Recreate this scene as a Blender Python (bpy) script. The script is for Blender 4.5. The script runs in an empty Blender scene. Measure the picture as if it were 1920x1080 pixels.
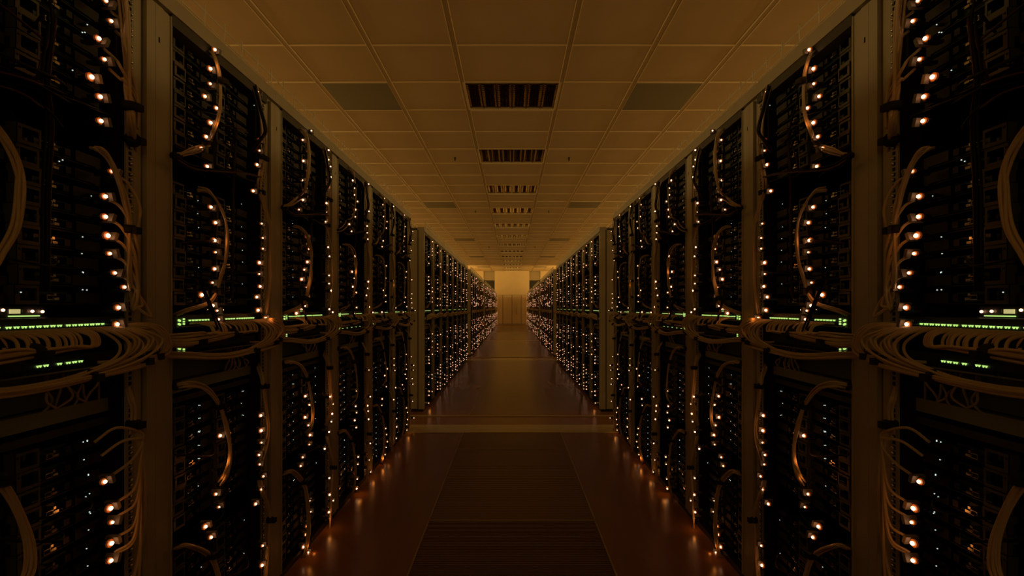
import bpy, math, random
from mathutils import Vector
random.seed(7)
R = random.Random(11)
F = 896.0; CH = 1.245; HY = 576.0; PX = 1.047; W = 0.706; RH = 2.2
CEIL = 3.845; YEND = 34.5
C = bpy.context.scene.collection

# ------------------------------------------------------------------ materials
def mat(name, col, rough=.5, metal=0., spec=.5, emit=None, es=0., noise=None, nscale=20., bump=0., bscale=200.):
    m = bpy.data.materials.new(name); m.use_nodes = True
    nt = m.node_tree; b = nt.nodes['Principled BSDF']
    b.inputs['Base Color'].default_value = (*col, 1)
    b.inputs['Roughness'].default_value = rough
    b.inputs['Metallic'].default_value = metal
    b.inputs['Specular IOR Level'].default_value = spec
    if emit:
        b.inputs['Emission Color'].default_value = (*emit, 1)
        b.inputs['Emission Strength'].default_value = es
    if noise:
        tc = nt.nodes.new('ShaderNodeTexCoord'); n = nt.nodes.new('ShaderNodeTexNoise')
        n.inputs['Scale'].default_value = nscale; n.inputs['Detail'].default_value = 5
        r = nt.nodes.new('ShaderNodeValToRGB')
        r.color_ramp.elements[0].position = .3; r.color_ramp.elements[1].position = .7
        r.color_ramp.elements[0].color = (*[c * (1 - noise) for c in col], 1)
        r.color_ramp.elements[1].color = (*[min(1, c * (1 + noise)) for c in col], 1)
        nt.links.new(tc.outputs['Object'], n.inputs['Vector'])
        nt.links.new(n.outputs['Fac'], r.inputs['Fac'])
        nt.links.new(r.outputs['Color'], b.inputs['Base Color'])
    if bump:
        tc = nt.nodes.new('ShaderNodeTexCoord'); n = nt.nodes.new('ShaderNodeTexNoise')
        n.inputs['Scale'].default_value = bscale
        bp = nt.nodes.new('ShaderNodeBump'); bp.inputs['Strength'].default_value = bump
        bp.inputs['Distance'].default_value = .002
        nt.links.new(tc.outputs['Object'], n.inputs['Vector'])
        nt.links.new(n.outputs['Fac'], bp.inputs['Height'])
        nt.links.new(bp.outputs['Normal'], b.inputs['Normal'])
    return m
M = {}
M['frame'] = mat('cream_painted_steel', (.46, .42, .33), .42, noise=.06, nscale=6)
M['frame_dark'] = mat('dark_painted_steel', (.045, .043, .038), .5)
M['rail'] = mat('zinc_rail', (.36, .34, .28), .45, .2)
M['hole'] = mat('dark_hole', (.004, .004, .004), .9)
M['screw'] = mat('bright_screw', (.75, .73, .7), .18, 1.)
M['black'] = mat('black_plastic', (.008, .008, .008), .45)
M['tray'] = mat('black_steel_tray', (.012, .012, .012), .42, .3)
M['board'] = mat('green_circuit_board', (.01, .035, .018), .4, noise=.5, nscale=60)
M['bracket'] = mat('grey_slot_bracket', (.085, .083, .065), .5, .2)
M['port'] = mat('nickel_port_shell', (.6, .58, .5), .25, 1.)
M['tag'] = mat('grey_plug_housing', (.16, .14, .11), .5)
M['blank'] = mat('grey_green_blank_plate', (.26, .28, .21), .5, .0, noise=.1, nscale=4)
M['cable'] = mat('tan_cable_jacket', (.60, .45, .30), .42, noise=.08, nscale=3)
M['cable2'] = mat('grey_cable_jacket', (.36, .32, .25), .42)
M['cord'] = mat('black_cord', (.006, .006, .006), .6, spec=.2)
M['redcord'] = mat('dark_red_wire', (.05, .006, .005), .45)
M['tie'] = mat('black_hook_and_loop', (.006, .006, .006), .8)
M['wire'] = mat('galvanised_wire', (.92, .88, .75), .35, .0)
M['led'] = mat('amber_led_core', (.9, .5, .3), .4, emit=(1., .52, .27), es=4.2)
M['ledfar'] = mat('amber_led_core_far', (.9, .5, .3), .4, emit=(1., .50, .27), es=3.3)
M['ledred'] = mat('red_amber_led_core', (.9, .4, .2), .4, emit=(1., .24, .09), es=1.3)
M['lens'] = mat('amber_led_halo', (.5, .16, .03), .3, emit=(1., .17, .01), es=.075)  # dim glowing collar imitates the halo of light around each LED
M['white'] = mat('white_status_led', (.8, .85, .8), .4, emit=(.8, 1., .88), es=.8)
M['green'] = mat('green_port_led', (.3, .8, .2), .4, emit=(.62, 1., .25), es=.85)
M['pale'] = mat('pale_back_row_light', (.8, .8, .5), .4, emit=(.9, .8, .32), es=.55)
M['tile'] = mat('ceiling_tile', (.62, .50, .34), .75, noise=.035, nscale=2.5, bump=.25, bscale=260)
M['tee'] = mat('ceiling_tee', (.92, .80, .58), .3)  # paler than the tiles: light caught on the edges is in the colour
M['groove'] = mat('ceiling_channel', (.50, .39, .25), .5)
M['vent'] = mat('grey_perforated_plate', (.20, .19, .14), .55, noise=.12, nscale=120)
M['mirror'] = mat('polished_aluminium', (.50, .43, .33), .05, 1.)
M['cavity'] = mat('lamp_cavity', (.10, .09, .07), .35, .6)
M['tube'] = mat('unlit_fluorescent_tube', (.6, .57, .5), .3)
M['wall'] = mat('cream_wall', (.80, .66, .44), .6, noise=.04, nscale=1.5)
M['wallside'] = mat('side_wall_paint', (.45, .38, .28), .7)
M['door'] = mat('cream_door', (.76, .62, .41), .45)
M['seam'] = mat('dark_seam', (.05, .04, .03), .7)
M['strip'] = mat('floor_light_band', (.62, .52, .30), .3)  # light falling in from the cross aisles, as a floor colour
M['grille'] = mat('brown_floor_grille', (.20, .115, .047), .36)
M['gedge'] = mat('floor_edge_trim', (.5, .36, .18), .4)
M['panel'] = mat('brown_floor_panel', (.21, .10, .03), .27)
def floor_mat():
    m = mat('brown_vinyl_floor', (.13, .062, .020), .24, spec=.5)
    nt = m.node_tree; b = nt.nodes['Principled BSDF']
    tc = nt.nodes.new('ShaderNodeTexCoord'); mp = nt.nodes.new('ShaderNodeMapping')
    mp.inputs['Scale'].default_value = (3, .6, 3)
    n = nt.nodes.new('ShaderNodeTexNoise'); n.inputs['Scale'].default_value = 3; n.inputs['Detail'].default_value = 6
    r = nt.nodes.new('ShaderNodeValToRGB')
    r.color_ramp.elements[0].color = (.27, .120, .034, 1); r.color_ramp.elements[1].color = (.32, .150, .046, 1)
    r2 = nt.nodes.new('ShaderNodeMapRange'); r2.inputs['To Min'].default_value = .24; r2.inputs['To Max'].default_value = .27
    L = nt.links.new
    L(tc.outputs['Object'], mp.inputs['Vector']); L(mp.outputs['Vector'], n.inputs['Vector'])
    L(n.outputs['Fac'], r.inputs['Fac']); L(r.outputs['Color'], b.inputs['Base Color'])
    L(n.outputs['Fac'], r2.inputs['Value']); L(r2.outputs['Result'], b.inputs['Roughness'])
    return m
M['floor'] = floor_mat()

# ------------------------------------------------------------------ mesh builder: coordinates (d, u, z); x = side * d
def catmull(P, n=6):
    P = [Vector(p) for p in P]
    if len(P) < 3: return P
    Q = [P[0] * 2 - P[1]] + P + [P[-1] * 2 - P[-2]]
    out = []
    for i in range(1, len(Q) - 2):
        a, b, c, d = Q[i-1], Q[i], Q[i+1], Q[i+2]
        for k in range(n):
            t = k / n
            out.append(.5 * ((2*b) + (c-a)*t + (2*a-5*b+4*c-d)*t*t + (3*b-a-3*c+d)*t**3))
    out.append(P[-1])
    return out
class MB:
    def __init__(s): s.v = []; s.f = []; s.m = []; s.sm = []; s.mats = []
    def mi(s, m):
        if m not in s.mats: s.mats.append(m)
        return s.mats.index(m)
    def box(s, d0, d1, u0, u1, z0, z1, m):
        k = len(s.v)
        s.v += [(d0,u0,z0),(d1,u0,z0),(d1,u1,z0),(d0,u1,z0),(d0,u0,z1),(d1,u0,z1),(d1,u1,z1),(d0,u1,z1)]
        i = s.mi(m)
        for q in ((0,3,2,1),(4,5,6,7),(0,1,5,4),(1,2,6,5),(2,3,7,6),(3,0,4,7)):
            s.f.append(tuple(k+j for j in q)); s.m.append(i); s.sm.append(False)
        return k
    def rot(s, k, axis, ang, c):
        ca, sa = math.cos(ang), math.sin(ang); a, b = [(1,2),(0,2),(0,1)][axis]
        for i in range(k, len(s.v)):
            p = list(s.v[i]); x, y = p[a]-c[a], p[b]-c[b]
            p[a] = c[a] + x*ca - y*sa; p[b] = c[b] + x*sa + y*ca; s.v[i] = tuple(p)
    def quad(s, pts, m, smooth=False):
        k = len(s.v); s.v += [tuple(p) for p in pts]
        s.f.append(tuple(range(k, k+len(pts)))); s.m.append(s.mi(m)); s.sm.append(smooth)
    def prism(s, prof, axis, a, b, m):
        k = len(s.v); n = len(prof)
        for t in (a, b):
            for p in prof:
                s.v.append({0:(t,p[0],p[1]),1:(p[0],t,p[1]),2:(p[0],p[1],t)}[axis])
        i = s.mi(m)
        for j in range(n):
            s.f.append((k+j, k+(j+1)%n, k+n+(j+1)%n, k+n+j)); s.m.append(i); s.sm.append(False)
        s.f.append(tuple(k+j for j in reversed(range(n)))); s.m.append(i); s.sm.append(False)
        s.f.append(tuple(k+n+j for j in range(n))); s.m.append(i); s.sm.append(False)
    def tube(s, P, r, m, seg=6, n=0, cap=True):
        P = catmull(P, n) if n else [Vector(p) for p in P]
        k = len(s.v); i = s.mi(m); N = len(P)
        t = (P[1]-P[0]).normalized()
        a = t.orthogonal().normalized(); 
        for j in range(N):
            t2 = (P[min(j+1,N-1)] - P[max(j-1,0)])
            if t2.length < 1e-9: t2 = t
            t2 = t2.normalized()
            a = (a - t2 * a.dot(t2))
            a = a.normalized() if a.length > 1e-6 else t2.orthogonal().normalized()
            b = t2.cross(a); t = t2
            rr = r(j/(N-1)) if callable(r) else r
            for q in range(seg):
                an = 2*math.pi*q/seg
                s.v.append(tuple(P[j] + a*(math.cos(an)*rr) + b*(math.sin(an)*rr)))
        for j in range(N-1):
            for q in range(seg):
                s.f.append((k+j*seg+q, k+j*seg+(q+1)%seg, k+(j+1)*seg+(q+1)%seg, k+(j+1)*seg+q)); s.m.append(i); s.sm.append(True)
        if cap:
            s.f.append(tuple(k+q for q in reversed(range(seg)))); s.m.append(i); s.sm.append(False)
            s.f.append(tuple(k+(N-1)*seg+q for q in range(seg))); s.m.append(i); s.sm.append(False)
    def ball(s, c, r, m, seg=8, rings=5, sd=1.):
        k = len(s.v); i = s.mi(m)
        s.v.append((c[0]-r*sd, c[1], c[2]))
        for a in range(1, rings):
            th = math.pi*a/rings
            for q in range(seg):
                an = 2*math.pi*q/seg
                s.v.append((c[0]-math.cos(th)*r*sd, c[1]+math.sin(th)*math.cos(an)*r, c[2]+math.sin(th)*math.sin(an)*r))
        s.v.append((c[0]+r*sd, c[1], c[2])); e = len(s.v)-1
        for q in range(seg):
            s.f.append((k, k+1+(q+1)%seg, k+1+q)); s.m.append(i); s.sm.append(True)
            for a in range(rings-2):
                o = k+1+a*seg
                s.f.append((o+q, o+(q+1)%seg, o+seg+(q+1)%seg, o+seg+q)); s.m.append(i); s.sm.append(True)
            o = k+1+(rings-2)*seg
            s.f.append((o+q, o+(q+1)%seg, e)); s.m.append(i); s.sm.append(True)
    def octa(s, c, r, m):
        k = len(s.v); i = s.mi(m); d, u, z = c
        s.v += [(d-r,u,z),(d,u+r,z),(d,u,z+r),(d,u-r,z),(d,u,z-r),(d+r,u,z)]
        for a, b in ((1,2),(2,3),(3,4),(4,1)):
            s.f += [(k,k+a,k+b),(k+5,k+b,k+a)]; s.m += [i,i]; s.sm += [False,False]
    def mesh(s, name, side=1):
        me = bpy.data.meshes.new(name)
        me.from_pydata([(side*p[0], p[1], p[2]) for p in s.v], [], s.f if side > 0 else [tuple(reversed(f)) for f in s.f])
        for m in s.mats: me.materials.append(M[m])
        me.polygons.foreach_set('material_index', s.m)
        me.polygons.foreach_set('use_smooth', s.sm)
        me.update(); return me
    def obj(s, name, side=1, parent=None, loc=(0,0,0)):
        return link(name, s.mesh(name, side), parent, loc)
def link(name, me, parent=None, loc=(0,0,0)):
    o = bpy.data.objects.new(name, me); C.objects.link(o); o.location = loc
    if parent: o.parent = parent
    return o
def tag(o, label, cat, group=None, kind=None):
    o['label'] = label; o['category'] = cat
    if group: o['group'] = group
    if kind: o['kind'] = kind
    return o
def empty(name, loc, label, cat, group=None):
    o = bpy.data.objects.new(name, None); C.objects.link(o); o.location = loc; o.empty_display_size = .05
    return tag(o, label, cat, group)
def structure(o): o['kind'] = 'structure'; return o
ORD = ['nearest','second','third','fourth','fifth','sixth','seventh','eighth','ninth','tenth','eleventh','twelfth','thirteenth']
def nth(n):
    return f"{n}{'th' if 10 <= n % 100 <= 20 else {1:'st',2:'nd',3:'rd'}.get(n % 10, 'th')}"
SN = {-1: 'left', 1: 'right'}

# ------------------------------------------------------------------ layout
groups = [(.698, 6)] + [(5.69 + 6.37*k, 8) for k in range(4)] + [(31.17, 3)]
BACK = 5
racks = []                                   # (group, index in group, start)
for g, (s0, n) in enumerate(groups):
    for i in range(n): racks.append((g, i, s0 + W*i))
for i in range(BACK): racks.append((9, i, -.008 - W*i))
def rackname(side, g, i):
    if g == 9: return f"{SN[side]} rack behind the camera"
    o = ORD[i] if (g == 0 or i) else 'first'
    if g == 0: return f"{o} {SN[side]} rack"
    return f"{o} {SN[side]} rack past the {['','first','second','third','fourth','fifth'][g]} cross aisle"
BLK = [(1.768, 8), (1.252, 9), (.524, 9), (.04, 9)]      # server blocks: base height, units
PT = .0445
COLU = (.125, .345)                                      # start of the two server stacks

# ------------------------------------------------------------------ room
X0 = 9.0; YB = -4.0
b = MB(); b.box(-X0, X0, YB, YEND+2.5, -.2, 0, 'floor'); structure(b.obj('floor'))
# ceiling with its grid and recessed openings for the lamps
GX = [.573 + .842*k if k < 2 else 2.237 + .83*(k-2) for k in range(11)]; GX = [g for g in GX if g < X0]
Z0 = 4.733; DR = .776
rows = [Z0 + DR*k for k in range(-11, 39) if YB < Z0+DR*k < YEND]
lights = [k for k in range(1, 38, 3)] + [-2, -5]
vents = [1, 9, 17, 25, 33]
b = MB()
for a in [YB] + rows:
    nx = a + DR if a != YB else rows[0]
    nx = min(nx, YEND)
    k = round((a - Z0)/DR) if a != YB else -99
    hole = k in lights
    if hole:
        b.box(-X0, -.573, a, nx, CEIL, CEIL+.02, 'tile'); b.box(.573, X0, a, nx, CEIL, CEIL+.02, 'tile')
    else: b.box(-X0, X0, a, nx, CEIL, CEIL+.02, 'tile')
b.box(-X0, X0, YB, YEND, CEIL+.16, CEIL+.2, 'tile')
for s in (-1, 1):
    for g in GX:
        x = s*g
        b.box(x-.026, x+.026, YB, YEND, CEIL-.004, CEIL+.001, 'groove')
        for e in (-.026, .026): b.box(x+e-.003, x+e+.003, YB, YEND, CEIL-.009, CEIL, 'tee')
edges = sorted([-X0] + [-g for g in GX] + GX + [X0])
for a in rows:
    for x0, x1 in zip(edges[:-1], edges[1:]):
        b.box(x0+.03, x1-.03, a-.009, a+.009, CEIL-.009, CEIL+.001, 'tee')
structure(b.obj('ceiling'))
b = MB(); b.box(-X0-.2, -X0, YB, YEND+2.5, 0, CEIL+.2, 'wallside'); structure(b.obj('wall_left'))
b = MB(); b.box(X0, X0+.2, YB, YEND+2.5, 0, CEIL+.2, 'wallside'); structure(b.obj('wall_right'))
b = MB(); b.box(-X0, X0, YB-.2, YB, 0, CEIL+.2, 'wallside'); structure(b.obj('wall_front'))
b = MB()
b.box(-1.25, 1.25, YEND, YEND+.25, 2.13, CEIL, 'wall')
b.box(-1.25, -.98, YEND, YEND+.25, 0, 2.13, 'wall'); b.box(.98, 1.25, YEND, YEND+.25, 0, 2.13, 'wall')
for s in (-1, 1):
    x0, x1 = sorted((s*2.05, s*X0)); b.box(x0, x1, YEND, YEND+.25, 0, CEIL, 'wall')
    x0, x1 = sorted((s*1.25, s*2.05)); b.box(x0, x1, YEND+.12, YEND+.25, 3.2, CEIL, 'wallside')
b.box(-X0, X0, YEND+2.4, YEND+2.5, 0, CEIL, 'black'); b.box(-X0, X0, YEND+.25, YEND+2.4, CEIL, CEIL+.1, 'black')
structure(b.obj('wall_back'))
b = MB()
for k in range(3):
    pass
for x0, x1 in ((-.98, -.675), (-.645, -.015), (.015, .645), (.675, .98)):
    b.box(x0, x1, YEND+.03, YEND+.09, .06, 2.12, 'door')
b.box(-.98, .98, YEND+.09, YEND+.12, 0, 2.13, 'seam')
b.box(-.98, .98, YEND-.01, YEND+.03, 0, .05, 'frame')
d1 = structure(b.obj('door_1'))
b = MB(); b.tube([(.35, YEND-.03, .72), (.35, YEND-.03, 1.76)], .022, 'frame', 8)
b.box(.335, .365, YEND-.03, YEND+.04, .76, .80, 'frame'); b.box(.335, .365, YEND-.03, YEND+.04, 1.68, 1.72, 'frame')
b.obj('door_handle', parent=d1)
for n, s in ((2, -1), (3, 1)):
    b = MB(); x0, x1 = sorted((s*1.27, s*2.03))
    b.box(x0, x1, YEND+.16, YEND+.22, .0, 3.18, 'black'); b.box(x0, x1, YEND+.13, YEND+.16, 3.12, 3.2, 'frame_dark')
    structure(b.obj(f'door_{n}'))

# light from the cross aisles, put into pale bands on the floor
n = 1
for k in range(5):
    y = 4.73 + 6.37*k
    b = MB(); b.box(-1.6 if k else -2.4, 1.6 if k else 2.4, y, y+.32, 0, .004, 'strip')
    b.box(-2.4, 2.4, y+.70, y+.76, 0, .006, 'gedge'); structure(b.obj(f'aisle_light_band_{n}')); n += 1

# floor: centre line of removable grilles
gl = []
y = 4.73
cuts = [(4.73 + 6.37*k) for k in range(5)]
def add_grille(y0, y1, lab):
    b = MB(); w = .486
    MM = 'grille' if y0 < 4.8 else 'panel'; EM = 'gedge' if y0 < 4.8 else 'panel'; EH = .008 if y0 < 4.8 else .0036
    b.box(-w, w, y0+.001, y1-.001, .0, .003, 'black' if y0 < 2.7 else MM)
    b.box(-w, -w+.008, y0+.002, y1-.002, .0, EH, EM); b.box(w-.008, w, y0+.002, y1-.002, .0, EH, EM)
    b.box(-w, w, y1-.012, y1-.002, .0, EH, EM)
    if y0 < 2.7:
        yy = y0+.012
        while yy < y1-.02:
            b.box(-w+.01, w-.01, yy, yy+.009, .002, .007, 'grille'); yy += .0165
    else:
        b.box(-w+.008, w-.008, y0+.004, y1-.004, .002, .0035, MM)
        yy = y0+.02 if y0 < 4.8 else y1
        while yy < y1-.03:
            b.box(-w+.01, w-.01, yy, yy+.028, .002, .0045, MM); yy += .035
    o = b.obj('floor_grille', loc=(0, 0, 0)); tag(o, lab, 'floor panel', 'grille panels down the middle of the aisle floor')
ys = [4.73 - .003] + [4.18 - .698*k for k in range(6)]
near = list(zip(ys[1:], ys[:-1]))
near = [q for q in near if q[1] > 1.9]
for j, (a, c) in enumerate(sorted(near)):
    add_grille(a, c, f"ribbed brown floor panel, {ORD[j]} in the middle of the aisle before the pale light band")
for g in range(5):
    y0 = 5.06 + 6.37*g + .44; L = (6.37 - .76 if g < 4 else 3.0)/8
    for j in range(8):
        a = y0 + L*j
        if a + L > YEND-.3: break
        add_grille(a, a+L, f"flat brown floor panel, {ORD[j] if j else 'first'} mid-aisle past the {ORD[g] if g else 'first'} pale light band")

# ceiling lamps (unlit, mirror louvres), vent plates, sprinklers
def ceiling_lamp(k, lab):
    y0 = Z0 + DR*k; o = empty('ceiling_light', (0, y0, CEIL), lab, 'ceiling light', 'unlit louvred lights along the aisle ceiling')
    w = .545; L = DR
    b = MB(); H = .15
    b.box(-w-.028, -w, 0, L, -.006, H, 'tee'); b.box(w, w+.028, 0, L, -.006, H, 'tee')
    b.box(-w, w, 0.0, .018, -.006, H, 'tee'); b.box(-w, w, L-.024, L, -.022, H, 'tee')
    b.obj('lamp_frame', parent=o)
    b = MB(); b.box(-w, w, .01, L-.01, .13, .14, 'cavity'); b.obj('reflector', parent=o)
    far = k > 12
    b = MB()
    nc = 6; nr_ = 9 if far else 14
    def para(c, w0, w1, zt):            # concave mirror blade profile, narrow edge down
        L1 = [(c - (w0 + (w1-w0)*t*t), .003 + (zt-.003)*t) for t in (0, .25, .5, .75, 1)]
        L2 = [(2*c - p[0], p[1]) for p in L1]
        return L1 + L2[::-1]
    for j in range(1, nc):
        b.prism(para(-w + 2*w*j/nc, .002, .020, .11), 1, .018, L-.024, 'mirror')
    bw = .003 if k < 7 else (.012 if k < 10 else .02)
    for j in range(1, nc): x = -w + 2*w*j/nc; b.box(x-bw, x+bw, .018, L-.024, -.002, .003, 'frame_dark' if k < 7 else 'tee')  # dark caps near, pale caps far: mirror reflections put into the colour
    for e in (-1, 1):
        b.prism([(e*w, .003), (e*w, .11), (e*(w-.02), .11), (e*(w-.008), .06)][::e], 1, .018, L-.024, 'mirror')
    for j in range(1, nr_):
        yc = .018 + (L-.042)*j/nr_; prof = [(.001, .003), (.003, .022), (.0065, .04), (.011, .058)]
        for c in range(nc):                     # each cell's blade is bowed like a shallow dish
            xs = [-w + 2*w*(c + q/6)/nc for q in range(7)]; bo = [.008*(q/3-1)**2 for q in range(7)]
            for sg in (-1, 1):
                for q in range(6):
                    for (w0, z0), (w1, z1) in zip(prof[:-1], prof[1:]):
                        P4 = [(xs[q], yc+sg*(w0+bo[q]), z0), (xs[q+1], yc+sg*(w0+bo[q+1]), z0), (xs[q+1], yc+sg*(w1+bo[q+1]), z1), (xs[q], yc+sg*(w1+bo[q]), z1)]
                        b.quad(P4 if sg < 0 else P4[::-1], 'mirror')
            b.quad([(xs[0], yc-.012, .058), (xs[-1], yc-.012, .058), (xs[-1], yc+.012, .058), (xs[0], yc+.012, .058)], 'mirror')
    b.obj('louvre', parent=o)
    for x in (-.33, -.11, .11, .33):
        b = MB(); b.tube([(x, .03, .10), (x, L-.04, .10)], .013, 'tube', 8); b.obj('tube', parent=o)
nl = sorted(k for k in lights if k >= -2)
for j, k in enumerate([k for k in nl if k >= 1]):
    ceiling_lamp(k, f"unlit mirror-louvred ceiling light over the middle aisle, {ORD[j]} from the camera")
ceiling_lamp(-2, "unlit mirror-louvred ceiling light just above the camera")
ceiling_lamp(-5, "unlit mirror-louvred ceiling light behind the camera")
for j, k in enumerate(vents):
    for s in (-1, 1):
        y0 = Z0 + DR*k; x0, x1 = sorted((s*1.443, s*2.209))
        b = MB(); cx = (x0+x1)/2
        b.box(x0-cx, x1-cx, .012, DR-.012, -.010, .0, 'vent')
        b.box(x0-cx, x1-cx, -.004, .012, -.012, .0, 'tee'); b.box(x0-cx, x1-cx, DR-.012, DR+.004, -.014, .0, 'tee')
        tag(b.obj('ceiling_vent', loc=(cx, y0, CEIL)), f"dark grey vent panel in the ceiling, {ORD[j]} on the {SN[s]} side", 'ceiling vent', 'dark vent panels in the ceiling')
def sprinkler(x, y, lab):
    b = MB(); b.tube([(0,0,-.001),(0,0,-.008)], .022, 'frame_dark', 10); b.tube([(0,0,-.008),(0,0,-.045)], .007, 'frame_dark', 8)
    b.tube([(0,0,-.045),(0,0,-.049)], .018, 'frame_dark', 10)
    b.tube([(-.012,0,-.01),(-.014,0,-.03),(0,0,-.045)], .003, 'frame_dark', 5); b.tube([(.012,0,-.01),(.014,0,-.03),(0,0,-.045)], .003, 'frame_dark', 5)
    tag(b.obj('sprinkler', loc=(x, y, CEIL-.002)), lab, 'sprinkler', 'small sprinklers under the ceiling')
for s in (-1, 1):
    for j, y in enumerate((8.3, 12.9, 20.5)):
        sprinkler(s*.99, y, f"small dark sprinkler under the ceiling tiles, {ORD[j]} on the {SN[s]} side")

# ------------------------------------------------------------------ racks
def rack_meshes(near, endface):
    """parts of one rack in local (d, u, z)"""
    P = []
    b = MB()
    if near: b.box(-.0006, .002, .012, .017, 2.03, 2.046, 'hole'); b.box(-.0006, .002, .013, .018, 1.112, 1.128, 'hole')
    b.box(0, .07, 0, .031, .03, RH-.06, 'frame'); b.box(.005, .07, .031, .068, .03, RH-.06, 'frame'); b.box(.001, .006, .066, .071, .03, RH-.06, 'frame')
    P.append(('post', b))
    b = MB(); b.box(.0, .07, .672, .705, .03, RH-.06, 'frame'); b.box(.012, .016, .612, .666, .03, RH-.06, 'frame'); b.box(.03, .07, .60, .672, .03, RH-.06, 'hole')
    P.append(('post', b))
    b = MB(); b.box(.82, .9, 0, .06, .03, RH-.03, 'frame_dark'); P.append(('rear_post', b))
    b = MB(); b.box(.82, .9, .645, .705, .03, RH-.03, 'frame_dark'); P.append(('rear_post', b))
    b = MB(); b.box(-.004, .08, 0, .705, RH-.05, RH, 'frame'); b.box(.0, .08, .07, .64, RH-.085, RH-.05, 'frame_dark'); b.box(.012, .075, 0, .705, RH-.062, RH-.048, 'frame')  # dark strip below the beam stands for the recess shadow
    P.append(('top_beam', b))
    b = MB(); b.box(.08, .9, 0.002, .704, RH-.03, RH-.01, 'frame_dark'); P.append(('roof_panel', b))
    b = MB(); b.box(.01, .9, .004, .702, 0, .03, 'black'); P.append(('plinth', b))
    b = MB(); b.box(.88, .9, .06, .645, .03, RH-.03, 'black'); P.append(('rear_panel', b))
    b = MB(); b.box(.05, .6, .11, .61, .965, .985, 'blank'); b.box(.05, .06, .11, .61, .985, 1.0, 'blank')
    b.box(.14, .15, .11, .61, .99, 1.085, 'blank'); b.box(.05, .055, .11, .61, .932, .950, 'frame_dark')
    P.append(('shelf', b))
    for side_ in (0, 1):
        u0 = .078 if side_ == 0 else .612; u1 = u0 + .028; d = .03 if side_ == 0 else .0115
        b = MB(); b.box(d, d+.003, u0, u1, .04, RH-.09, 'rail')
        if near:
            z = .05; j = 0
            while z < RH-.1:
                c = (u0+u1)/2
                b.box(d-.0006, d, c-.005, c+.005, z, z+.0095, 'hole')
                if near > 1 and j % 3 != 1 and (z > 1.25 or z < .93):
                    b.ball((d-.003, c+.001, z+.005), .0048, 'screw', 6, 4)
                z += .01483; j += 1
        P.append(('mounting_rail', b))
    if endface == 'start':
        b = MB(); b.box(.072, .9, -.002, .004, .035, RH-.035, 'frame'); b.box(.0, .072, -.004, .0, .035, RH-.035, 'frame')
        b.box(.066, .078, -.0045, -.001, .035, RH-.035, 'seam')
        P.append(('side_panel', b))
    if endface == 'end':
        b = MB(); b.box(.05, .9, .7055, .709, .035, RH-.035, 'frame'); P.append(('side_panel', b))
    return P
cache = {}
for side in (-1, 1):
    for g, i, s in racks:
        n = groups[g][1] if g < 9 else BACK
        ef = '' if g == 9 or (g == 0 and i == 0) else ('start' if (i == 0) else ('end' if i == n-1 else ''))
        nr = 2 if (g == 0 and i < 3) else (1 if g == 0 else 0)
        key = (side, nr, ef)
        if key not in cache: cache[key] = [(nm, bb.mesh(nm, side)) for nm, bb in rack_meshes(nr, ef)]
        if g == 0: lab = f"cream-framed rack of glowing servers, {ORD[i]} from the camera in the {SN[side]} row"
        elif g == 9: lab = f"cream-framed server rack, {ORD[i] if i else 'first'} behind the camera in the {SN[side]} row"
        else: lab = f"cream-framed server rack, {ORD[i] if i else 'first'} past the {['','first','second','third','fourth','fifth'][g]} cross aisle, {SN[side]} row"
        o = empty('server_rack', (side*PX, s, 0), lab, 'server rack', 'server racks lining both sides of the aisle')
        for nm, me in cache[key]: link(nm, me, o)

# wire cable tray on top of each row
for side in (-1, 1):
    for g, (s0, n) in enumerate(groups):
        L = n*W; b = MB(); r = .0027 if g == 0 else .0036
        sg = 5 if g == 0 else 3
        for (d, z) in ((.0, .052), (.0, .012), (.05, .004), (.12, .004), (.17, .012), (.17, .052)):
            b.tube([(d, .01, z), (d, L-.01, z)], r, 'wire', sg)
        y = .03
        while y < L:
            b.tube([(-.002, y, .074), (-.002, y, .002), (.172, y, .002), (.172, y, .074)], r*1.15, 'wire', sg); y += .112
        for j in range(n):
            b.box(.02, .06, W*j+.3, W*j+.34, -.0, .004, 'frame')
        lab = (f"galvanised wire tray on top of the nearest {SN[side]} racks" if g == 0 else
               f"galvanised wire tray on the {SN[side]} racks past the {['','first','second','third','fourth','fifth'][g]} cross aisle")
        tag(b.obj('cable_tray', side, loc=(side*(PX), s0, RH)), lab, 'cable tray', 'wire trays on top of the rack rows')

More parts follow.
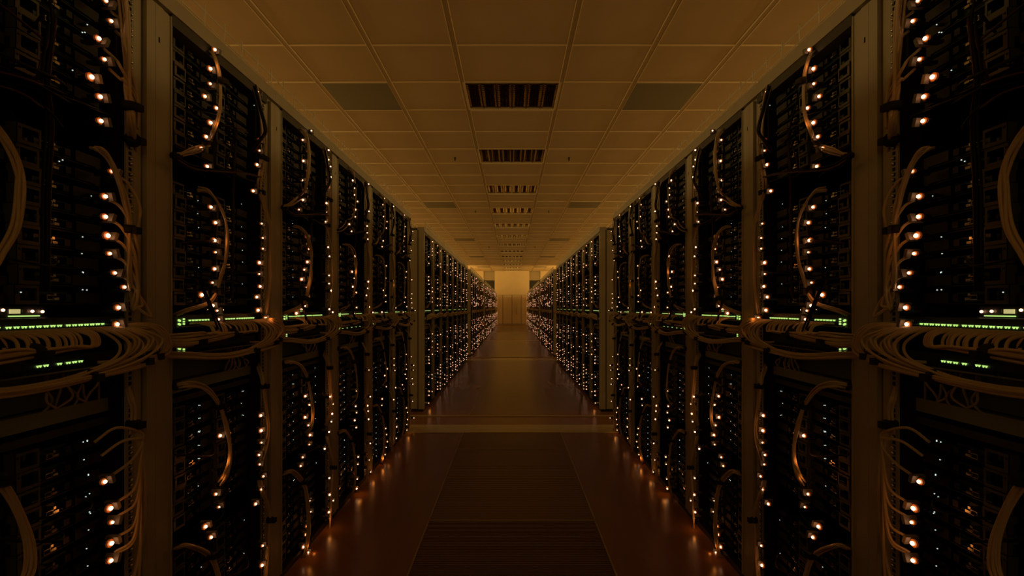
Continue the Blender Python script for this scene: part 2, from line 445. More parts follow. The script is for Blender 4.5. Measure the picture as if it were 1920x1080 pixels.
# ------------------------------------------------------------------ LEDs measured on the left row
LED = """0 0 4|787,5,1 825,157,1 732,288,2 775,445,1 677,577,3 743,725,2 748,907,2
0 270 4|832,205,1 780,393,2 782,545,2 800,687,3 815,822,1 853,967,1 925,1073,1
0 540 4|880,147,2 870,272,2
0 810 4|777,373,2 820,573,3 833,678,1 827,835,3 823,965,2
300 0 4|405,372,2 372,515,3 370,628,1 330,722,2 417,810,2 373,920,3 340,1025,2 727,690,1 740,1047,1
300 270 4|305,33,2 347,168,2 375,473,2 410,590,2 403,723,3 410,812,0 403,937,2 387,1040,0 740,50,0 722,155,2 693,352,2 757,597,0 765,705,0 765,785,0 740,890,3 738,975,0 745,1068,2
300 540 4|307,52,3 390,132,2 422,170,0 433,235,1 720,68,2 730,167,3 787,227,3 750,957,2 753,1070,3
300 810 4|445,28,2 413,466,1 437,563,0 335,710,3 377,790,2 755,80,0 737,172,1 742,243,0 770,333,1 753,432,0 712,540,2 765,853,1 760,1000,3
300 0 4|1130,980,0 1065,1050,1
300 270 4|1105,57,0 1070,127,2 1102,202,0 1062,272,1 1077,348,1 1067,420,2 1037,492,0 1097,693,3 1113,788,1 1100,885,3 1077,943,1 1057,1015,3 1095,1072,1
300 540 4|1100,68,2 1083,135,1 1018,190,3 1085,812,2 1115,877,1 1083,970,3 1108,1030,1
300 810 4|1120,23,3 1115,95,0 1065,190,1 1050,255,1 1117,515,1 1125,598,0 1097,707,2 1090,770,2 1070,863,3 1107,903,1 1115,985,3 1168,1005,2 1230,127,1
600 170 4.695|283,715,1 282,790,2 300,858,0 300,917,1 325,975,0 305,1047,3 423,822,1 425,1063,1 70,523,1 68,607,1 87,667,0 90,760,0 65,845,1 50,990,2 57,1072,0 563,947,0 550,1003,1 563,1053,1 643,1018,1 640,1072,0
600 380 4.153|50,75,0 38,148,0 58,347,1 68,418,0 65,567,0 65,630,0 82,685,1 67,830,1 93,853,1 270,110,0 223,168,1 240,222,1 267,417,2 268,478,0 243,538,3 263,590,1 250,655,2 275,702,3 268,760,2 280,817,0 262,865,1 377,68,1 363,182,1 363,233,1 368,285,1 370,615,2 367,667,0 357,722,1 373,767,1 377,812,3 408,855,1 487,15,1 498,60,0 492,108,1 518,147,0 512,198,1 488,297,1 480,343,0 512,492,0 508,588,0 503,637,0 490,683,1 508,723,0 508,770,1 478,852,2 570,30,0 567,75,0 565,120,0 558,387,1 570,608,0 572,735,0 587,820,0 655,97,0 660,187,0 652,220,0 655,262,1 647,298,1 655,340,0 650,378,1 643,420,0 670,538,0 665,582,0 655,625,0 653,703,0 662,737,0 655,775,0 673,810,0 645,852,2 720,225,0 720,295,0 707,372,0 697,450,0 712,600,1 712,710,0 707,747,1 712,780,0 713,820,0 738,840,0
600 600 4.153|73,597,1 95,655,0 87,730,3 83,792,0 65,872,1 30,1003,1 280,553,0 273,672,1 280,722,0 265,782,2 277,838,1 375,390,0 387,597,1 365,667,3 370,710,1 373,773,2 387,960,1 505,335,0 520,380,1 500,433,2 510,473,0 513,520,0 480,615,2 477,665,0 508,845,1 515,893,0 520,948,1 512,992,0 573,300,0 573,352,1 580,393,0 638,505,1 585,527,1 570,620,2 593,768,1 593,832,2 590,922,1 603,998,1 668,268,0 668,345,0 670,383,0 660,423,1 670,457,0 650,538,1 670,685,1 678,720,0 678,775,1 673,815,0 673,858,0 660,938,0 708,285,0 727,353,1 723,390,0 715,457,0 720,500,1 718,633,0 728,763,0 722,840,0 720,868,0
600 820 4.153|67,318,1 68,447,2 98,493,0 62,583,2 72,632,0 78,710,1 293,153,1 290,210,0 268,283,2 285,325,0 280,400,2 290,443,0 290,512,3 387,47,1 367,133,2 377,177,0 370,238,2 390,270,0 392,328,2 420,357,0 413,413,3 512,78,0 503,135,1 520,168,1 492,228,1 490,245,0 603,85,0 607,167,1 660,25,0"""
WHT = """0 0 4|545,527 618,243 637,243 655,185
0 270 4|687,390 707,383 620,697 615,822 620,960 625,965 445,130 470,120
0 540 4|620,13 652,15 157,32
0 810 4|625,75 655,70 655,63 630,208 663,325 663,318 645,485 672,463 672,600 678,610 665,735 650,875 658,1005
300 0 4|262,268 706,790 262,370
300 270 4|285,425 283,523 290,627 290,723 290,927 285,1023 612,450 612,622 617,710 618,797 620,885 617,1050
300 540 4|290,880 300,880 290,978 300,976 290,1075 300,1073 617,775 627,773 610,865 617,953 627,955
300 810 4|287,0 297,0 287,100 297,100 287,200 297,199 287,405 632,660 630,910 310,1013
300 270 4|995,597 995,665 995,805 997,943 997,1000
300 540 4|995,652 995,720 1003,720 1000,795 995,862 995,933 1000,1000 1000,1072 1162,600 1165,665 1165,730 1165,793 1165,855 1165,980 997,68
300 810 4|1000,58 1172,232 1002,363 1007,358
600 600 4.153|187,415 187,470 190,525 187,583 190,640 190,695 190,937 190,990 190,1047 435,368 435,410 437,450 437,545 437,738 437,783 437,835 437,880 437,922 437,965 437,1013 439,1058 603,608 603,647 603,687 603,722 604,770 604,820 604,875
600 820 4.153|190,20 190,77 190,133 192,188 192,246 437,10 437,55 437,100 439,146"""
def conv(x, y, d, S):
    Y = (PX+d)*F/(960-x); return Y - S, CH + (HY-y)*Y/F
def parse(T, d):
    out = []
    for ln in T.split('\n'):
        h, r = ln.split('|'); x0, y0, sc = map(float, h.split())
        for t in r.split():
            q = [float(v) for v in t.split(',')]
            u, z = conv(x0+q[0]/sc, y0+q[1]/sc, d, 0)
            out.append((u, z, int(q[2]) if len(q) > 2 else 0))
    return out
leds = parse(LED, -.012); whites = parse(WHT, .028)
SZ = {0: (.0032, .0050), 1: (.0040, .0064), 2: (.0050, .0085), 3: (.0056, .0105)}

def unit_at(i, c, u, z):
    best = None
    for bl, (z0, n) in enumerate(BLK):
        for k in range(n):
            dz = abs(z0 + PT*(k+.5) - z)
            if best is None or dz < best[0]: best = (dz, bl, k)
    return best[1], best[2]
def locate(Y):
    i = max(0, min(5, int((Y-.698)/W))); u = Y - .698 - W*i
    return i, (1 if u > .34 else 0), u

# server in local (d, u, z): u from 0 at the stack's start
def server_parts():
    P = {}
    b = MB(); b.box(.05, .55, .0, .208, .0, .003, 'tray'); b.box(.05, .55, .0, .003, .003, .024, 'tray'); b.box(.05, .55, .205, .208, .003, .024, 'tray')
    b.box(.052, .40, .05, .2, .006, .009, 'board')
    b.box(.16, .23, .09, .17, .009, .034, 'tray'); b.box(.25, .52, .02, .18, .004, .036, 'tray')
    b.box(.08, .12, .06, .066, .009, .03, 'tag'); b.box(.045, .3, .208, .222, .0, .004, 'tray'); b.box(.045, .05, .15, .222, .004, .03, 'black'); b.box(.10, .15, .10, .104, .009, .036, 'board'); b.box(.10, .15, .115, .119, .009, .036, 'board')
    P['tray'] = b.mesh
    P['tray_b'] = b
    b = MB(); d0, d1 = .036, .0375
    b.box(d0, d1, .0, .012, 0, .0425, 'bracket'); b.box(d0, d1, .012, .055, 0, .008, 'bracket'); b.box(d0, d1, .012, .055, .036, .0425, 'bracket'); b.box(d0, d1, .050, .055, .008, .036, 'bracket')
    b.box(d0, .06, .0, .002, 0, .0425, 'bracket'); b.box(d0-.0008, d0, .0045, .0085, .031, .035, 'hole')
    P['slot_bracket_b'] = b
    b = MB(); b.box(.056, .06, .06, .14, .006, .03, 'board'); b.box(.034, .06, .066, .082, .010, .022, 'port'); b.box(.033, .0345, .068, .080, .012, .020, 'hole')
    b.box(.036, .06, .086, .098, .010, .016, 'port'); b.box(.037, .06, .086, .092, .020, .026, 'port'); b.box(.04, .07, .12, .135, .009, .025, 'black')
    P['port_block_b'] = b
    return P
SP = server_parts()
smesh = {(nm, side): SP[nm+'_b'].mesh(nm, side) for nm in ('tray', 'slot_bracket', 'port_block') for side in (-1, 1)}
def led_mesh(sz, side):
    b = MB(); r0, r1 = SZ[sz]
    b.ball((-.004, 0, 0), r0, 'led', 10, 6, .8)
    b.tube([(-.001, 0, 0), (.004, 0, 0)], r1, 'lens', 12)  # collar that glows as the halo round the core
    b.tube([(.004, 0, 0), (.026, 0, 0)], .006, 'black', 8)
    return b.mesh('indicator_light', side)
def plug_mesh(v, side):
    b = MB(); k = len(b.v)
    b.box(-.012, .022, .012, .022, -.010, .012, 'tag'); b.rot(k, 0, -.35 if v % 2 else .3, (0, .012, 0))
    k = len(b.v); b.box(.0, .04, -.006, .014, -.012, -.004, 'black'); b.rot(k, 0, .2, (0, 0, 0))
    return b.mesh('plug', side)
def wl_mesh(side):
    b = MB(); b.ball((0, 0, 0), .0015, 'white', 6, 4); b.box(.001, .02, -.003, .003, -.003, .003, 'black')
    return b.mesh('status_light', side)
LM = {(s, side): led_mesh(s, side) for s in SZ for side in (-1, 1)}
PMs = {(v, side): plug_mesh(v, side) for v in (0, 1) for side in (-1, 1)}
WM = {side: wl_mesh(side) for side in (-1, 1)}
individual = {(0, 1), (1, 0), (1, 1), (2, 0)}
server_obj = {}
for side in (-1, 1):
    for (i, c) in sorted(individual):
        S = .698 + W*i
        tops = [(bl, k) for bl, (z0, n) in enumerate(BLK) for k in reversed(range(n))]
        for t, (bl, k) in enumerate(tops):
            z = BLK[bl][0] + PT*k
            where = {0: 'near', 1: 'far'}[c]
            o = empty('rack_server', (side*PX, S+COLU[c], z),
                      f"slim black server, {nth(t+1) if t else 'topmost'}{' from top' if t else ''} in the {where} stack of the {ORD[i]} {SN[side]} rack",
                      'server', 'slim black servers in the nearest racks')
            rr = random.Random(t*31 + i*7 + c)
            for nm in ('tray', 'slot_bracket', 'port_block'):
                link(nm, smesh[(nm, side)], o, (side*rr.uniform(-.003, .004), rr.uniform(-.002, .002), 0))
            server_obj[(side, i, c, bl, k)] = o
stuff = {-1: [], 1: []}
ledpts = []
for (Y, z, s) in leds:
    i, c, u = locate(Y); bl, k = unit_at(i, c, u, z)
    ledpts.append((Y, z, s, i, c))
    for side in (-1, 1):
        if (i, c) in individual:
            o = server_obj[(side, i, c, bl, k)]
            p = Vector((side*(PX-.012), Y, z)) - o.location
            link('indicator_light', LM[(s, side)], o, p)
            link('plug', PMs[(k % 2, side)], o, p)
for (Y, z, s) in whites:
    i, c, u = locate(Y); bl, k = unit_at(i, c, u, z)
    for side in (-1, 1):
        if (i, c) in individual:
            o = server_obj[(side, i, c, bl, k)]
            link('status_light', WM[side], o, Vector((side*(PX+.028), Y, z)) - o.location)

# everything farther away: one mass of servers
b = MB()
def both(fn):
    for side in (-1, 1): fn(side)
class Mir:                                      # writes to b in world space
    def __init__(s, side): s.s = side
    def box(s, d0, d1, u0, u1, z0, z1, m):
        x0, x1 = sorted((s.s*(PX+d0), s.s*(PX+d1))); return b.box(x0, x1, u0, u1, z0, z1, m)
    def octa(s, d, u, z, r, m): b.octa((s.s*(PX+d), u, z), r, m)
    def ball(s, d, u, z, r, m): b.ball((s.s*(PX+d), u, z), r, m, 8, 5)
for g, i, S in racks:
    gg = g; g = 1 if g == 9 else g
    rr = random.Random(gg*100+i)
    for c in (0, 1):
        if g == 0 and (i, c) in individual: continue
        for bl, (z0, n) in enumerate(BLK):
            for k in range(n):
                z = z0 + PT*k; u = S + COLU[c]
                jd = rr.uniform(-.004, .006)
                jw = rr.uniform(-.02, .02)
                ju = rr.uniform(-.02, .02)
                jz = rr.uniform(-.008, .008)
                big = rr.random(); on = rr.random() < (.48 if g < 2 else .33); rd = rr.random()
                for side in (-1, 1):
                    q = Mir(side)
                    q.box(.05+jd, .5, u, u+.208, z, z+.024, 'tray')
                    if g <= 1:
                        q.box(.036+jd, .05, u, u+.014, z, z+.042, 'bracket'); q.box(.036+jd, .05, u+.05, u+.055, z, z+.042, 'bracket'); q.box(.036+jd, .05, u, u+.055, z, z+.007, 'bracket')
                        q.box(.034+jd, .06, u+.066, u+.082, z+.01, z+.022, 'port')
                        q.box(.25, .52, u+.02, u+.18, z+.024, z+.037, 'black')
                    if g >= 1:
                        uc = u + (.13 if c == 0 else .17) + ju
                        if on:
                            r = .0058 if big < .85 else .008  # farther LEDs drawn bigger, their bloom put into the size
                            if g >= 2: r *= 1.15
                            q.octa(-.012, uc, z+.02+jz, r, 'ledred' if g >= 2 and big < .4 else 'ledfar')
                            if big > .6: q.octa(-.004, uc+.002, z+.02+jz, r*1.7, 'lens')  # halo of light around the LED
                            if g < 2: q.box(-.01, .03, uc+.006, uc+.016, z+.012+jz, z+.034+jz, 'tag')
                        if rd < .4 and g < 2: q.octa(.02, u+.115, z+.02, .0022, 'white')
                        if g >= 2 and rd > .93: q.octa(-.01, u+.06+jw, z+.03, .006, 'ledfar')
for (Y, z, s, i, c) in ledpts:
    if (i, c) in individual: continue
    r0, r1 = SZ[s]
    for side in (-1, 1):
        q = Mir(side)
        q.ball(-.016, Y, z, r0*1.15, 'ledfar' if i > 3 else 'led'); 
        if s >= 1: q.ball(-.010, Y+.002, z, r1, 'lens')  # halo of light around the LED
        q.box(-.02, .03, Y+.012, Y+.022, z-.01, z+.012, 'tag'); q.box(-.01, .04, Y-.005, Y+.005, z-.005, z+.005, 'black')
for (Y, z, s) in whites:
    i, c, u = locate(Y)
    if (i, c) in individual: continue
    for side in (-1, 1): Mir(side).octa(.028, Y, z, .0024, 'white')
tag(b.obj('rack_server'), 'mass of slim black servers with amber lights filling the farther racks', 'server', None, 'stuff')

# ------------------------------------------------------------------ network switches
def switch_parts(full, lower=False):
    P = []
    b = MB(); b.box(.02, .42, 0, .49, 0, .042, 'black'); b.box(.018, .02, .004, .486, .002, .006, 'blank'); b.box(.014, .02, -.015, .0, .0, .042, 'frame_dark'); b.box(.014, .02, .49, .505, .0, .042, 'frame_dark')
    if full:
        for j in range(24):
            u = .062 + .0163*j + (.006 if j >= 8 else 0) + (.006 if j >= 16 else 0)
            b.box(.0185, .0202, u, u+.013, .006, .017, 'hole'); 
    P.append(('housing', b))
    b = MB()
    for j in range(24):
        u = .062 + .0163*j + (.006 if j >= 8 else 0) + (.006 if j >= 16 else 0)
        if lower and (j not in (5,6,12,13,15,16,17,18) if full else j % 5 != 1): continue
        for e in (.001, .0075):
            if full: b.prism([(u+e, .0255), (u+e+.0046, .0255), (u+e+.0023, .0205)], 0, .0165, .0195, 'green')
            else: b.box(.016, .0195, u+e, u+e+.004, .0215, .0245, 'green')
    P.append(('port_lights', b))
    b = MB()
    for (u, z, w) in ((.012, .022, .008), (.012, .010, .008), (.036, .026, .003), (.036, .018, .003), (.036, .010, .003)):
        k = len(b.v); b.box(.014, .0195, u, u+w, z, z+.005, 'green')
        if w > .005: b.rot(k, 0, -.5, (0, u+w/2, z+.002))
    P.append(('status_lights', b))
    return P
SW = {}
for full in (0, 1):
    for side in (-1, 1): SW[(full, side)] = [(nm, bb.mesh(nm, side)) for nm, bb in switch_parts(full)]
SWL = {(f, sd): dict((nm, bb) for nm, bb in switch_parts(f, True))['port_lights'].mesh('port_lights', sd) for f in (0, 1) for sd in (-1, 1)}
for side in (-1, 1):
    for g, i, s in racks:
        if g > 1: continue
        for lv, z in (('upper', 1.178), ('lower', 1.088)):
            nm_r = rackname(side, g, i)
            o = empty('network_switch', (side*PX, s+.108, z), f"black {lv} network switch with green port lights, {nm_r}", 'network switch', 'network switches halfway up the racks')
            for nm, me in SW[(1 if (g == 0 and i < 3) else 0, side)]:
                if lv == 'lower' and nm == 'port_lights' and (g, i) not in ((0, 0), (0, 3)): continue
                if lv == 'lower' and nm == 'port_lights': me = SWL[(1 if (g == 0 and i < 3) else 0, side)]
                link(nm, me, o)
# added lit boxes on the upper switches, standing in for lights behind
for side in (-1, 1):
    for i in (0, 1, 2):
        s = .698 + W*i
        o = empty('back_row_light_box', (side*PX, s+.345, 1.2205), f"stand-in for lights behind, pale glimmer on the upper switch, {rackname(side,0,i)}", 'network device', 'stand-in lit boxes on the switches')
        b = MB(); b.box(.07, .2, 0, .10, 0, .026, 'black'); b.obj('housing', side, o)
        b = MB(); b.box(.067, .07, .018, .040, .010, .020, 'pale'); b.box(.067, .07, .045, .055, .012, .020, 'tag'); b.obj('glimmer', side, o)
        b = MB(); b.box(.067, .07, .016, .085, .003, .0055, 'green'); b.obj('green_glimmer', side, o)
        for (u, z) in ((.002, .018), (.066, .015), (.09, .014)):
            b = MB(); b.ball((.066, u, z), .0034, 'led', 8, 5); b.obj('indicator_light', side, o)

# ------------------------------------------------------------------ cables
def wander(path, amp, rr):
    """a strand: the path plus a smooth offset"""
    n = len(path); o0 = Vector((rr.uniform(-1, 1), rr.uniform(-1, 1), rr.uniform(-1, 1)))*amp; o1 = Vector((rr.uniform(-1, 1), rr.uniform(-1, 1), rr.uniform(-1, 1)))*amp
    out = []
    for j, p in enumerate(path):
        t = j/max(1, n-1); out.append(Vector(p) + o0*(1-t) + o1*t + Vector((rr.uniform(-1,1), rr.uniform(-1,1), rr.uniform(-1,1)))*amp*.25)
    return out
def bundle(side, s, label, strands, ties=(), name='cable_bundle', r=.0034, m='cable', seg=6, group=None, n=6):
    """strands: list of point lists (d,u,z) local to the rack; ties: (center, dir, radius)"""
    o = empty(name, (side*PX, s, 0), label, 'cables', group)
    for j, st in enumerate(strands):
        b = MB(); b.tube(st, r, m if isinstance(m, str) else m[j % len(m)], seg, n); b.obj('cable', side, o)
    for (c, dr, rad) in ties:
        b = MB(); c = Vector(c); dr = Vector(dr).normalized()
        b.tube([c - dr*.011, c - dr*.004, c + dr*.004, c + dr*.011], lambda t, rad=rad: rad*(1.0 if .2 < t < .8 else .86), 'tie', 10)
        k = len(b.v); b.box(c[0]-rad-.008, c[0]-rad+.004, c[1]-.006, c[1]+.014, c[2]-.012, c[2]+.006, 'tie')
        b.obj('hook_and_loop_tie', side, o)
def px(pts, S, d):
    out = []
    for p in pts:
        dd = p[2] if len(p) > 2 else d
        u, z = conv(p[0], p[1], dd, S); out.append((dd, u, z))
    return out
S1 = 1.404; S0 = .698
T_mid_top = px([(392,92,.03),(404,105),(413,135),(417,170),(414,215),(403,250),(396,266,-.01),(388,276,.02)], S1, -.035)
T_sheaf = px([(385,276,.0),(365,281),(345,287),(328,292,-.005),(312,296,.03)], S1, -.02)
T_mid = px([(370,353,.02),(390,357,-.01),(404,372),(416,395),(424,420),(425,450),(422,490),(413,520),(404,548),(388,568,-.02),(350,580,-.02),(325,590,.03)], S1, -.04)
T_low1 = px([(318,726,.03),(334,722,-.01),(355,720),(380,725),(400,742),(414,768),(424,800),(430,835),(430,865),(422,890),(412,905,-.01)], S1, -.04)
T_low2 = px([(318,1034,.03),(334,1027,-.01),(350,1023),(380,1032),(400,1048),(410,1075),(418,1115),(416,1180),(405,1240,-.01)], S1, -.04)
T_far_top = px([(478,165,.0),(484,185),(489,215),(494,250),(497,280),(492,300),(491,320),(488,350),(492,372,.0)], S1, -.02)
T_far_mid = px([(478,350,.01),(488,362),(494,385),(502,410),(505,430),(506,480),(505,530),(502,560),(498,590,.0)], S1, -.02)
T_far_low = px([(476,655,.08),(484,685,.03),(492,712),(496,740),(499,770),(502,800),(499,830),(492,855),(487,870,.0)], S1, -.018)
T_far_bot = px([(488,900,.0),(492,920),(500,940),(506,960),(506,975),(504,1000),(501,1040),(498,1090),(496,1150)], S1, -.018)
# nearest rack seen closer: own far-side bundles
N_far_top = px([(222,-60),(230,-20),(234,20),(237,70),(239,120),(240,165),(243,198),(246,228),(249,262,.0),(250,290,.03)], S0, -.03)
N_far_mid = px([(172,275,.0),(188,281),(203,297),(214,320),(226,350),(236,385),(242,420),(243,470),(244,520),(248,560,-.01),(252,585,.01)], S0, -.03)
N_far_low = px([(232,705,.07),(237,728,.02),(243,748),(249,768),(250,790),(248,812)], S0, -.02)
def tie_at(path, t, rad):
    P = [Vector(p) for p in path]; j = int(t*(len(P)-1)); j = min(j, len(P)-2); f = t*(len(P)-1) - j
    return (P[j].lerp(P[j+1], f), P[j+1]-P[j], rad)
def led_near(i, u0, u1, z0, z1):
    S = .698 + W*i
    return [(Y-S, z) for (Y, z, s, ii, c) in ledpts if ii == i and u0 <= Y-S <= u1 and z0 <= z <= z1]
GR = 'tan cable bundles on the rack fronts'
for side in (-1, 1):
    for i in range(6):
        S = .698 + W*i; rr = random.Random(500+i); nm = rackname(side, 0, i)
        q = 1 if i < 2 else 0
        sg = 8 if i == 0 else (6 if i < 3 else 5); nn = 6 if i < 3 else 4
        jit = (rr.uniform(-.015, .015), rr.uniform(-.02, .02)) if i > 1 else (0, 0)
        def J(path, amp, j=jit): return wander([(p[0], p[1]+j[0], p[2]+j[1]) for p in path], amp, rr)
        def Jp(path, j=jit): return [(p[0], p[1]+j[0], p[2]+j[1]) for p in path]
        n1 = 5 if i < 3 else 3
        kw = dict(seg=sg, n=nn, group=GR)
        bundle(side, S, f"tan cables bowed down the middle of the top servers, {nm}", [J(T_mid_top, .009) for _ in range(n1)], [tie_at(Jp(T_mid_top), .35, .011)] if i % 2 else [], **kw)
        bundle(side, S, f"short sheaf of tan cables at mid upper left post, {nm}".replace('left post', 'near post'), [J(T_sheaf, .011) for _ in range(n1)], [tie_at(Jp(T_sheaf), .8, .013)], **kw)
        bundle(side, S, f"tan cables bowed over the upper servers above the switches, {nm}", [J(T_mid, .009) for _ in range(n1)], [tie_at(Jp(T_mid), .72, .013)], **kw)
        bundle(side, S, f"tan cables arching out over the lower servers below the shelf, {nm}", [J(T_low1, .008) for _ in range(n1+2)], [tie_at(Jp(T_low1), .08, .016), tie_at(Jp(T_low1), .47, .016)], **kw)
        bundle(side, S, f"tan cables arching over the bottom servers, {nm}", [J(T_low2, .008) for _ in range(n1+2)], [tie_at(Jp(T_low2), .08, .016), tie_at(Jp(T_low2), .45, .014)], **kw)
        if i == 0:
            st = [wander(N_far_top, .011, rr) for _ in range(7)]
            tz = 1.245 + (576-200)*1.30/896
            for (u, z) in led_near(0, .45, .62, tz+.03, 2.3):
                st.append([(.0, u+.03, z-.008), (-.02, u+.045, z-.03), (-.032, .5*u+.295, .6*z+.4*tz), (-.03, .590, .25*z+.75*tz), (-.028, .602, tz), (-.025, .605, tz-.06)])
            bundle(side, S, "thick tan cables down the far edge of the top servers, " + nm, st, [tie_at(N_far_top, .67, .020), tie_at(N_far_top, .89, .020)], r=.0038, **kw)
            st = [wander(N_far_mid, .009, rr) for _ in range(3)]
            for (u, z) in led_near(0, .45, .62, 1.26, 1.64):
                st.append([(-.005, u+.02, z-.004), (-.022, u+.04, z-.02), (-.036, u+.065, z-.08), (-.03, .598+rr.uniform(-.008,.008), max(z-.16, 1.245)), (-.01, .605, 1.24)])
            bundle(side, S, "tan cables sweeping down the far edge above the switches, " + nm, st, [tie_at(N_far_mid, .62, .016)], r=.0038, **kw)
            st = [wander(N_far_low, .007, rr) for _ in range(5)]
            zt = 1.245 + (576-810)*1.31/896
            LL = [(.47, .905), (.49, .865)] + led_near(0, .42, .64, .3, .90)
            for (u, z) in LL + [(.53, .60), (.54, .45)]:
                st.append([(-.01, .612, zt+.03), (-.03, .613, zt-.02), (-.035, .605, (zt*.6+z*.4)), (-.03, u+.06, z+.03), (-.008, u+.02, z+.004)])
            for q2 in range(3):
                st.append(wander([(-.01, .612, zt+.03), (-.03, .615, zt-.08), (-.032, .617, zt-.22), (-.025, .60, zt-.36), (-.01, .56, zt-.46)], .006, rr))
            bundle(side, S, "tan cables fanning down to the lower servers, " + nm, st, [tie_at(N_far_low, .1, .018), tie_at(N_far_low, .85, .018)], r=.0036, **kw)
        else:
            bundle(side, S, f"tan cables down the far edge of the top servers, {nm}", [J(T_far_top, .008) for _ in range(n1)], [tie_at(Jp(T_far_top), .6, .012)], **kw)
            bundle(side, S, f"tan cables down the far edge above the switches, {nm}", [J(T_far_mid, .008) for _ in range(n1)], [tie_at(Jp(T_far_mid), .1, .012)], **kw)
            bundle(side, S, f"tan cables down the far edge below the shelf, {nm}", [J(T_far_low, .007) for _ in range(n1)], [tie_at(Jp(T_far_low), .3, .013)], **kw)
            bundle(side, S, f"tan cables down the far edge of the bottom servers, {nm}", [J(T_far_bot, .008) for _ in range(n1+1)], [tie_at(Jp(T_far_bot), .5, .015)], **kw)
        # port cables of the upper switch fan down towards the near post
        st = []; st2 = []
        nP = 34 if i < 2 else (16 if i < 4 else 12)
        for j in range(nP):
            f = j/(nP-1); u = .175 + .40*f; jz = rr.uniform(-.008, .008); jd = rr.uniform(-.012, .006)
            zc = 1.140 + .030*(1-f) + jz
            if f < .72:
                st.append([(.018, u, 1.190), (-.008, u+.004, 1.192), (-.035+jd, u+.018, 1.178), (-.048+jd, u+.006, 1.152), (-.052+jd, u-.05, 1.160-.012*f+jz*.6), (-.05+jd, u-(u-.09)*.55, 1.158-.026*f+jz), (-.038+jd, .105, 1.158-.042*f+jz), (-.01+jd*.5, .075, 1.155-.04*f+jz), (.06, .02, 1.15+jz)])
            else:
                e = (f-.72)/.28
                st2.append([(.018, u, 1.190), (-.012, u+.005, 1.192), (-.035+jd, u+.03, 1.180), (-.05+jd, u+.055+.02*e, 1.150+jz), (-.052+jd, u+.03, 1.115+jz), (-.05+jd, u-.08, 1.088+jz), (-.05+jd, .30, 1.075+jz), (-.045+jd, .17, 1.082+jz), (-.02, .085, 1.095+jz), (.05, .03, 1.10+jz)])
        c1 = (-.05, .30, 1.148); 
        bundle(side, S, f"tan port cables sweeping off the upper switch, {nm}", st, [(c1, (0, 1, .12), .022), ((-.04, .125, 1.137), (0, 1, .05), .018)], r=.0035 if i < 2 else .004, **kw)
        lo = []
        for j in range(7 if i < 3 else 5):
            jz = rr.uniform(-.009, .009); jd = rr.uniform(-.010, .008)
            lo.append([(-.0+jd, .655+jz, 1.125), (-.03+jd, .66, 1.104+jz), (-.042+jd, .62, 1.090+jz), (-.05+jd, .52, 1.082+jz), (-.052+jd, .40, 1.078+jz), (-.05+jd, .28, 1.074+jz), (-.045+jd, .17, 1.082+jz), (-.02+jd, .085, 1.095+jz), (.05, .03, 1.10+jz)])
        bundle(side, S, f"tan cables sagging in front of the lower switch, {nm}", lo + st2, [((-.048, .43, 1.081), (0, 1, .02), .019), ((-.03, .655, 1.108), (0, 1, .5), .016)], r=.0035 if i < 2 else .004, **kw)
        if i < 5:   # swirl over the far post
            sw = []
            for j in range(6 if i < 3 else 4):
                a = rr.uniform(-.006, .006); w = rr.uniform(0, .03)
                sw.append([(.015, .56+a, 1.188), (-.03, .59+a, 1.195+a), (-.04, .64+w, 1.185+a), (-.045, .675+w, 1.15+a), (-.045, .665+w, 1.115+a), (-.042, .62, 1.10+a), (-.03, .56, 1.10+a), (.01, .52, 1.105)])
            bundle(side, S, f"loop of tan cables swinging across the far post, {nm}", sw, [((-.042, .60, 1.10), (0, 1, 0), .016)], **kw)
        # loose cable ends hanging under the switches
        dr = []
        for j in range(9 if i < 3 else 5):
            u = .43 + .018*j + rr.uniform(-.01, .01)
            dr.append([(.06, u, 1.09), (.055+rr.uniform(-.02,.02), u+rr.uniform(-.015,.015), 1.05), (.05, u+rr.uniform(-.02,.02), 1.02), (.055, u+rr.uniform(-.03,.03), .99 + rr.uniform(-.005,.012))])
        bundle(side, S, f"loose thin cables hanging under the switches, {nm}", dr, r=.0028, m=('cable2', 'cable'), **kw)
        # black power cords and dark red leads among the servers
        pc = []
        for j in range(16 if i < 3 else 8):
            za = rr.choice([1.70, 1.72, 1.74, 1.90, 1.45, 1.36, .78, .49, .30]); u = rr.uniform(.1, .35)
            L = rr.uniform(.1, .3); dz = rr.uniform(-.05, .05)
            pc.append([(.03, u, za), (-.005-rr.random()*.02, u+L*.3, za+dz*.6-.01), (-.01-rr.random()*.02, u+L*.7, za+dz-.02), (.03, u+L, za+dz)])
        for j in range(4):
            u = .355 + rr.uniform(-.02, .02)
            pc.append([(.02, u, 2.05-.1*j), (-.015, u+.01, 1.9), (-.02, u-.01, 1.75), (.0, u+.02, 1.66), (-.012, u, 1.5), (.0, u+.01, 1.28)])
        for P_ in ([(372,525),(390,560),(404,598),(415,624)], [(478,160),(489,205),(497,245),(484,265),(470,285)], [(330,296),(360,312),(400,318),(450,322),(485,330)]):
            base = [(p[0], p[1]+jit[0], p[2]+jit[1]) for p in px(P_, S1, -.045)]
            if i == 0 and P_[0][0] in (330, 478): continue
            for _ in range(4): pc.append(wander(base, .008, rr))
        bundle(side, S, f"black power cords tangled across the servers, {nm}", pc, name='power_cords', r=.003, m=('cord', 'cord', 'cord', 'redcord'), group='black power cords on the rack fronts', seg=5, n=5)
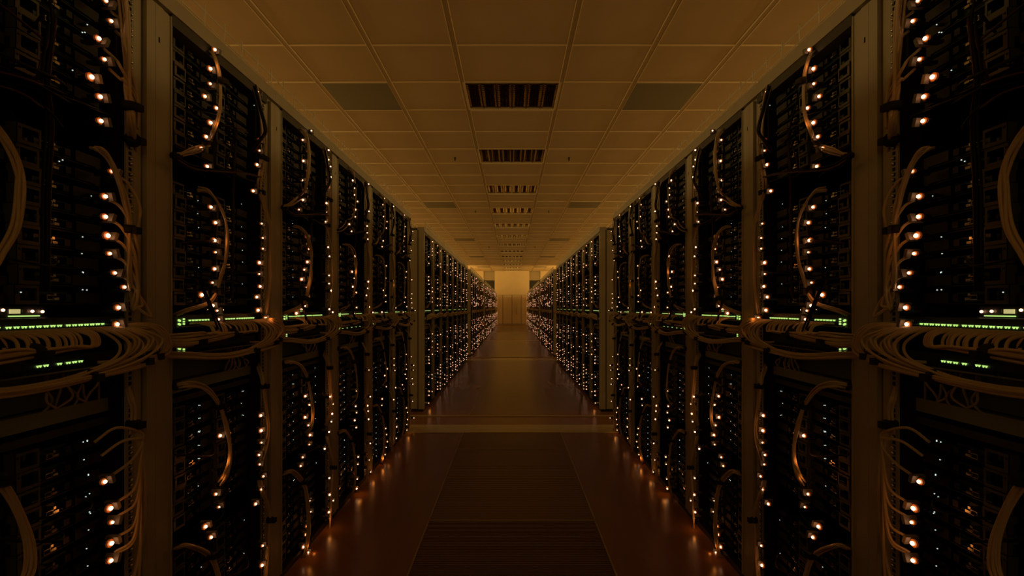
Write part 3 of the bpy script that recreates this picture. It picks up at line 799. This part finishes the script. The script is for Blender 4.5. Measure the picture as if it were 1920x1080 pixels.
    # racks past the first cross aisle
    for g, (s0, n) in enumerate(groups):
        if g == 0: continue
        cn = ['', 'first', 'second', 'third', 'fourth', 'fifth'][g]
        for i in range(n):
            S = s0 + W*i; rr = random.Random(900+g*20+i); nm = rackname(side, g, i)
            if g == 1:
                for part, path in (('above the switches', T_mid), ('below the shelf', T_low1), ('on the top servers', T_mid_top)):
                    dz = rr.uniform(-.04, .04)
                    bundle(side, S, f"thin tan cables {part}, {nm}", [wander([(p[0], p[1], p[2]+dz) for p in path], .008, rr) for _ in range(3)], group='thin cables on the farther racks', seg=4, n=3)
        rr = random.Random(700+g)
        st = []
        for j in range(7):
            a = rr.uniform(-.012, .012); P = []
            for t in range(n*4+1):
                P.append((-.035+rr.uniform(-.012, .01), .02+ (n*W-.04)*t/(n*4), 1.12 + .028*math.sin(j*.9) + .02*abs(math.sin(t*math.pi/4)) + a + rr.uniform(-.008, .008)))
            st.append(P)
        bundle(side, s0, f"long tan cable bundle along the {SN[side]} racks past the {cn} cross aisle", st, group='long cable bundles on the farther racks', seg=4, n=2, r=.011)

# ------------------------------------------------------------------ light
def area(x, y, z, sx, sy, rot, e, col=(1, .54, .11)):
    l = bpy.data.lights.new('unseen_area', 'AREA'); l.shape = 'RECTANGLE'; l.size = sx; l.size_y = sy; l.energy = e; l.color = col
    o = bpy.data.objects.new('unseen_light', l); C.objects.link(o); o.location = (x, y, z); o.rotation_euler = rot; return o
PI = math.pi
KE = .84
for s in (-1, 1):
    for j in range(6):
        y = 1.5 + 6*j
        area(s*5.5, y, .9, 2.2, 5.6, (PI, 0, 0), KE*(28.0 + 5.5*j))  # added upward fill behind the racks to brighten the ceiling
        area(s*(X0-.05), y, 3.35, 5.6, .35, (PI/2, 0, s*PI/2), KE*60, (1, .62, .19))
area(0, YB+.3, 2.6, 6, 1.6, (PI/2, 0, 0), KE*13, (1, .60, .13))  # added fill from behind the camera
for s in (-1, 1): area(s*3.4, 29.5, 1.9, 2.4, 2.4, (PI/2*1.0, 0, 0), 78.0)  # added hidden fill to brighten the end wall
# the brightest indicator lights really light what is beside them
for (Y, z, s, i, c) in ledpts:
    if s == 3 or (z < .16 and s >= 1):
        for side in (-1, 1):
            l = bpy.data.lights.new('led', 'POINT'); l.energy = .012 if s == 3 else .006; l.color = (1, .30, .05); l.shadow_soft_size = .008
            o = bpy.data.objects.new('amber_glow_light', l); C.objects.link(o); o.location = (side*(PX-.045), Y, z)

def glow(x, y, d, e, du=-.03):
    u, z = conv(x, y, d, 0)
    for side in (-1, 1):
        l = bpy.data.lights.new('led', 'POINT'); l.energy = e; l.color = (1, .30, .05); l.shadow_soft_size = .006  # point light added for orange glow
        o = bpy.data.objects.new('amber_glow_light', l); C.objects.link(o); o.location = (side*(PX+d), u+du, max(z, .05))
for (x, y) in ((420, 895), (430, 860), (672, 700), (676, 722), (619, 722), (621, 740), (725, 500), (741, 535), (622, 515), (764, 560)): glow(x, y, -.03, .012)  # added for orange glow on the cables, no indicator built here
for (x, y) in ((718, 882), (700, 922), (673, 948), (618, 1026), (766, 821), (806, 772)): glow(x, y, -.03, .02, 0)  # added for orange glow on the floor beside the racks
w = bpy.data.worlds.new('World'); bpy.context.scene.world = w; w.use_nodes = True
w.node_tree.nodes['Background'].inputs['Color'].default_value = (.02, .012, .004, 1)

# ------------------------------------------------------------------ camera
cam = bpy.data.cameras.new('Camera'); co = bpy.data.objects.new('Camera', cam); C.objects.link(co)
cam.sensor_width = 36; cam.lens = F/1920*36; cam.shift_y = (HY-540)/1920
cam.clip_start = .02; cam.clip_end = 100
co.location = (0, 0, CH); co.rotation_euler = (PI/2, 0, 0)
sc = bpy.context.scene; sc.camera = co
vs = sc.view_settings; vs.view_transform = 'Standard'; vs.look = 'None'; vs.gamma = 1; vs.exposure = 0; vs.use_curve_mapping = False
sc.cycles.use_denoising = True; sc.cycles.sample_clamp_indirect = 1.5
sc.cycles.max_bounces = 6; sc.cycles.use_light_tree = True
for k in ('led', 'ledfar', 'ledred', 'lens', 'white', 'green', 'pale'):
    try: M[k].cycles.emission_sampling = 'NONE'
    except Exception as e: print(e)
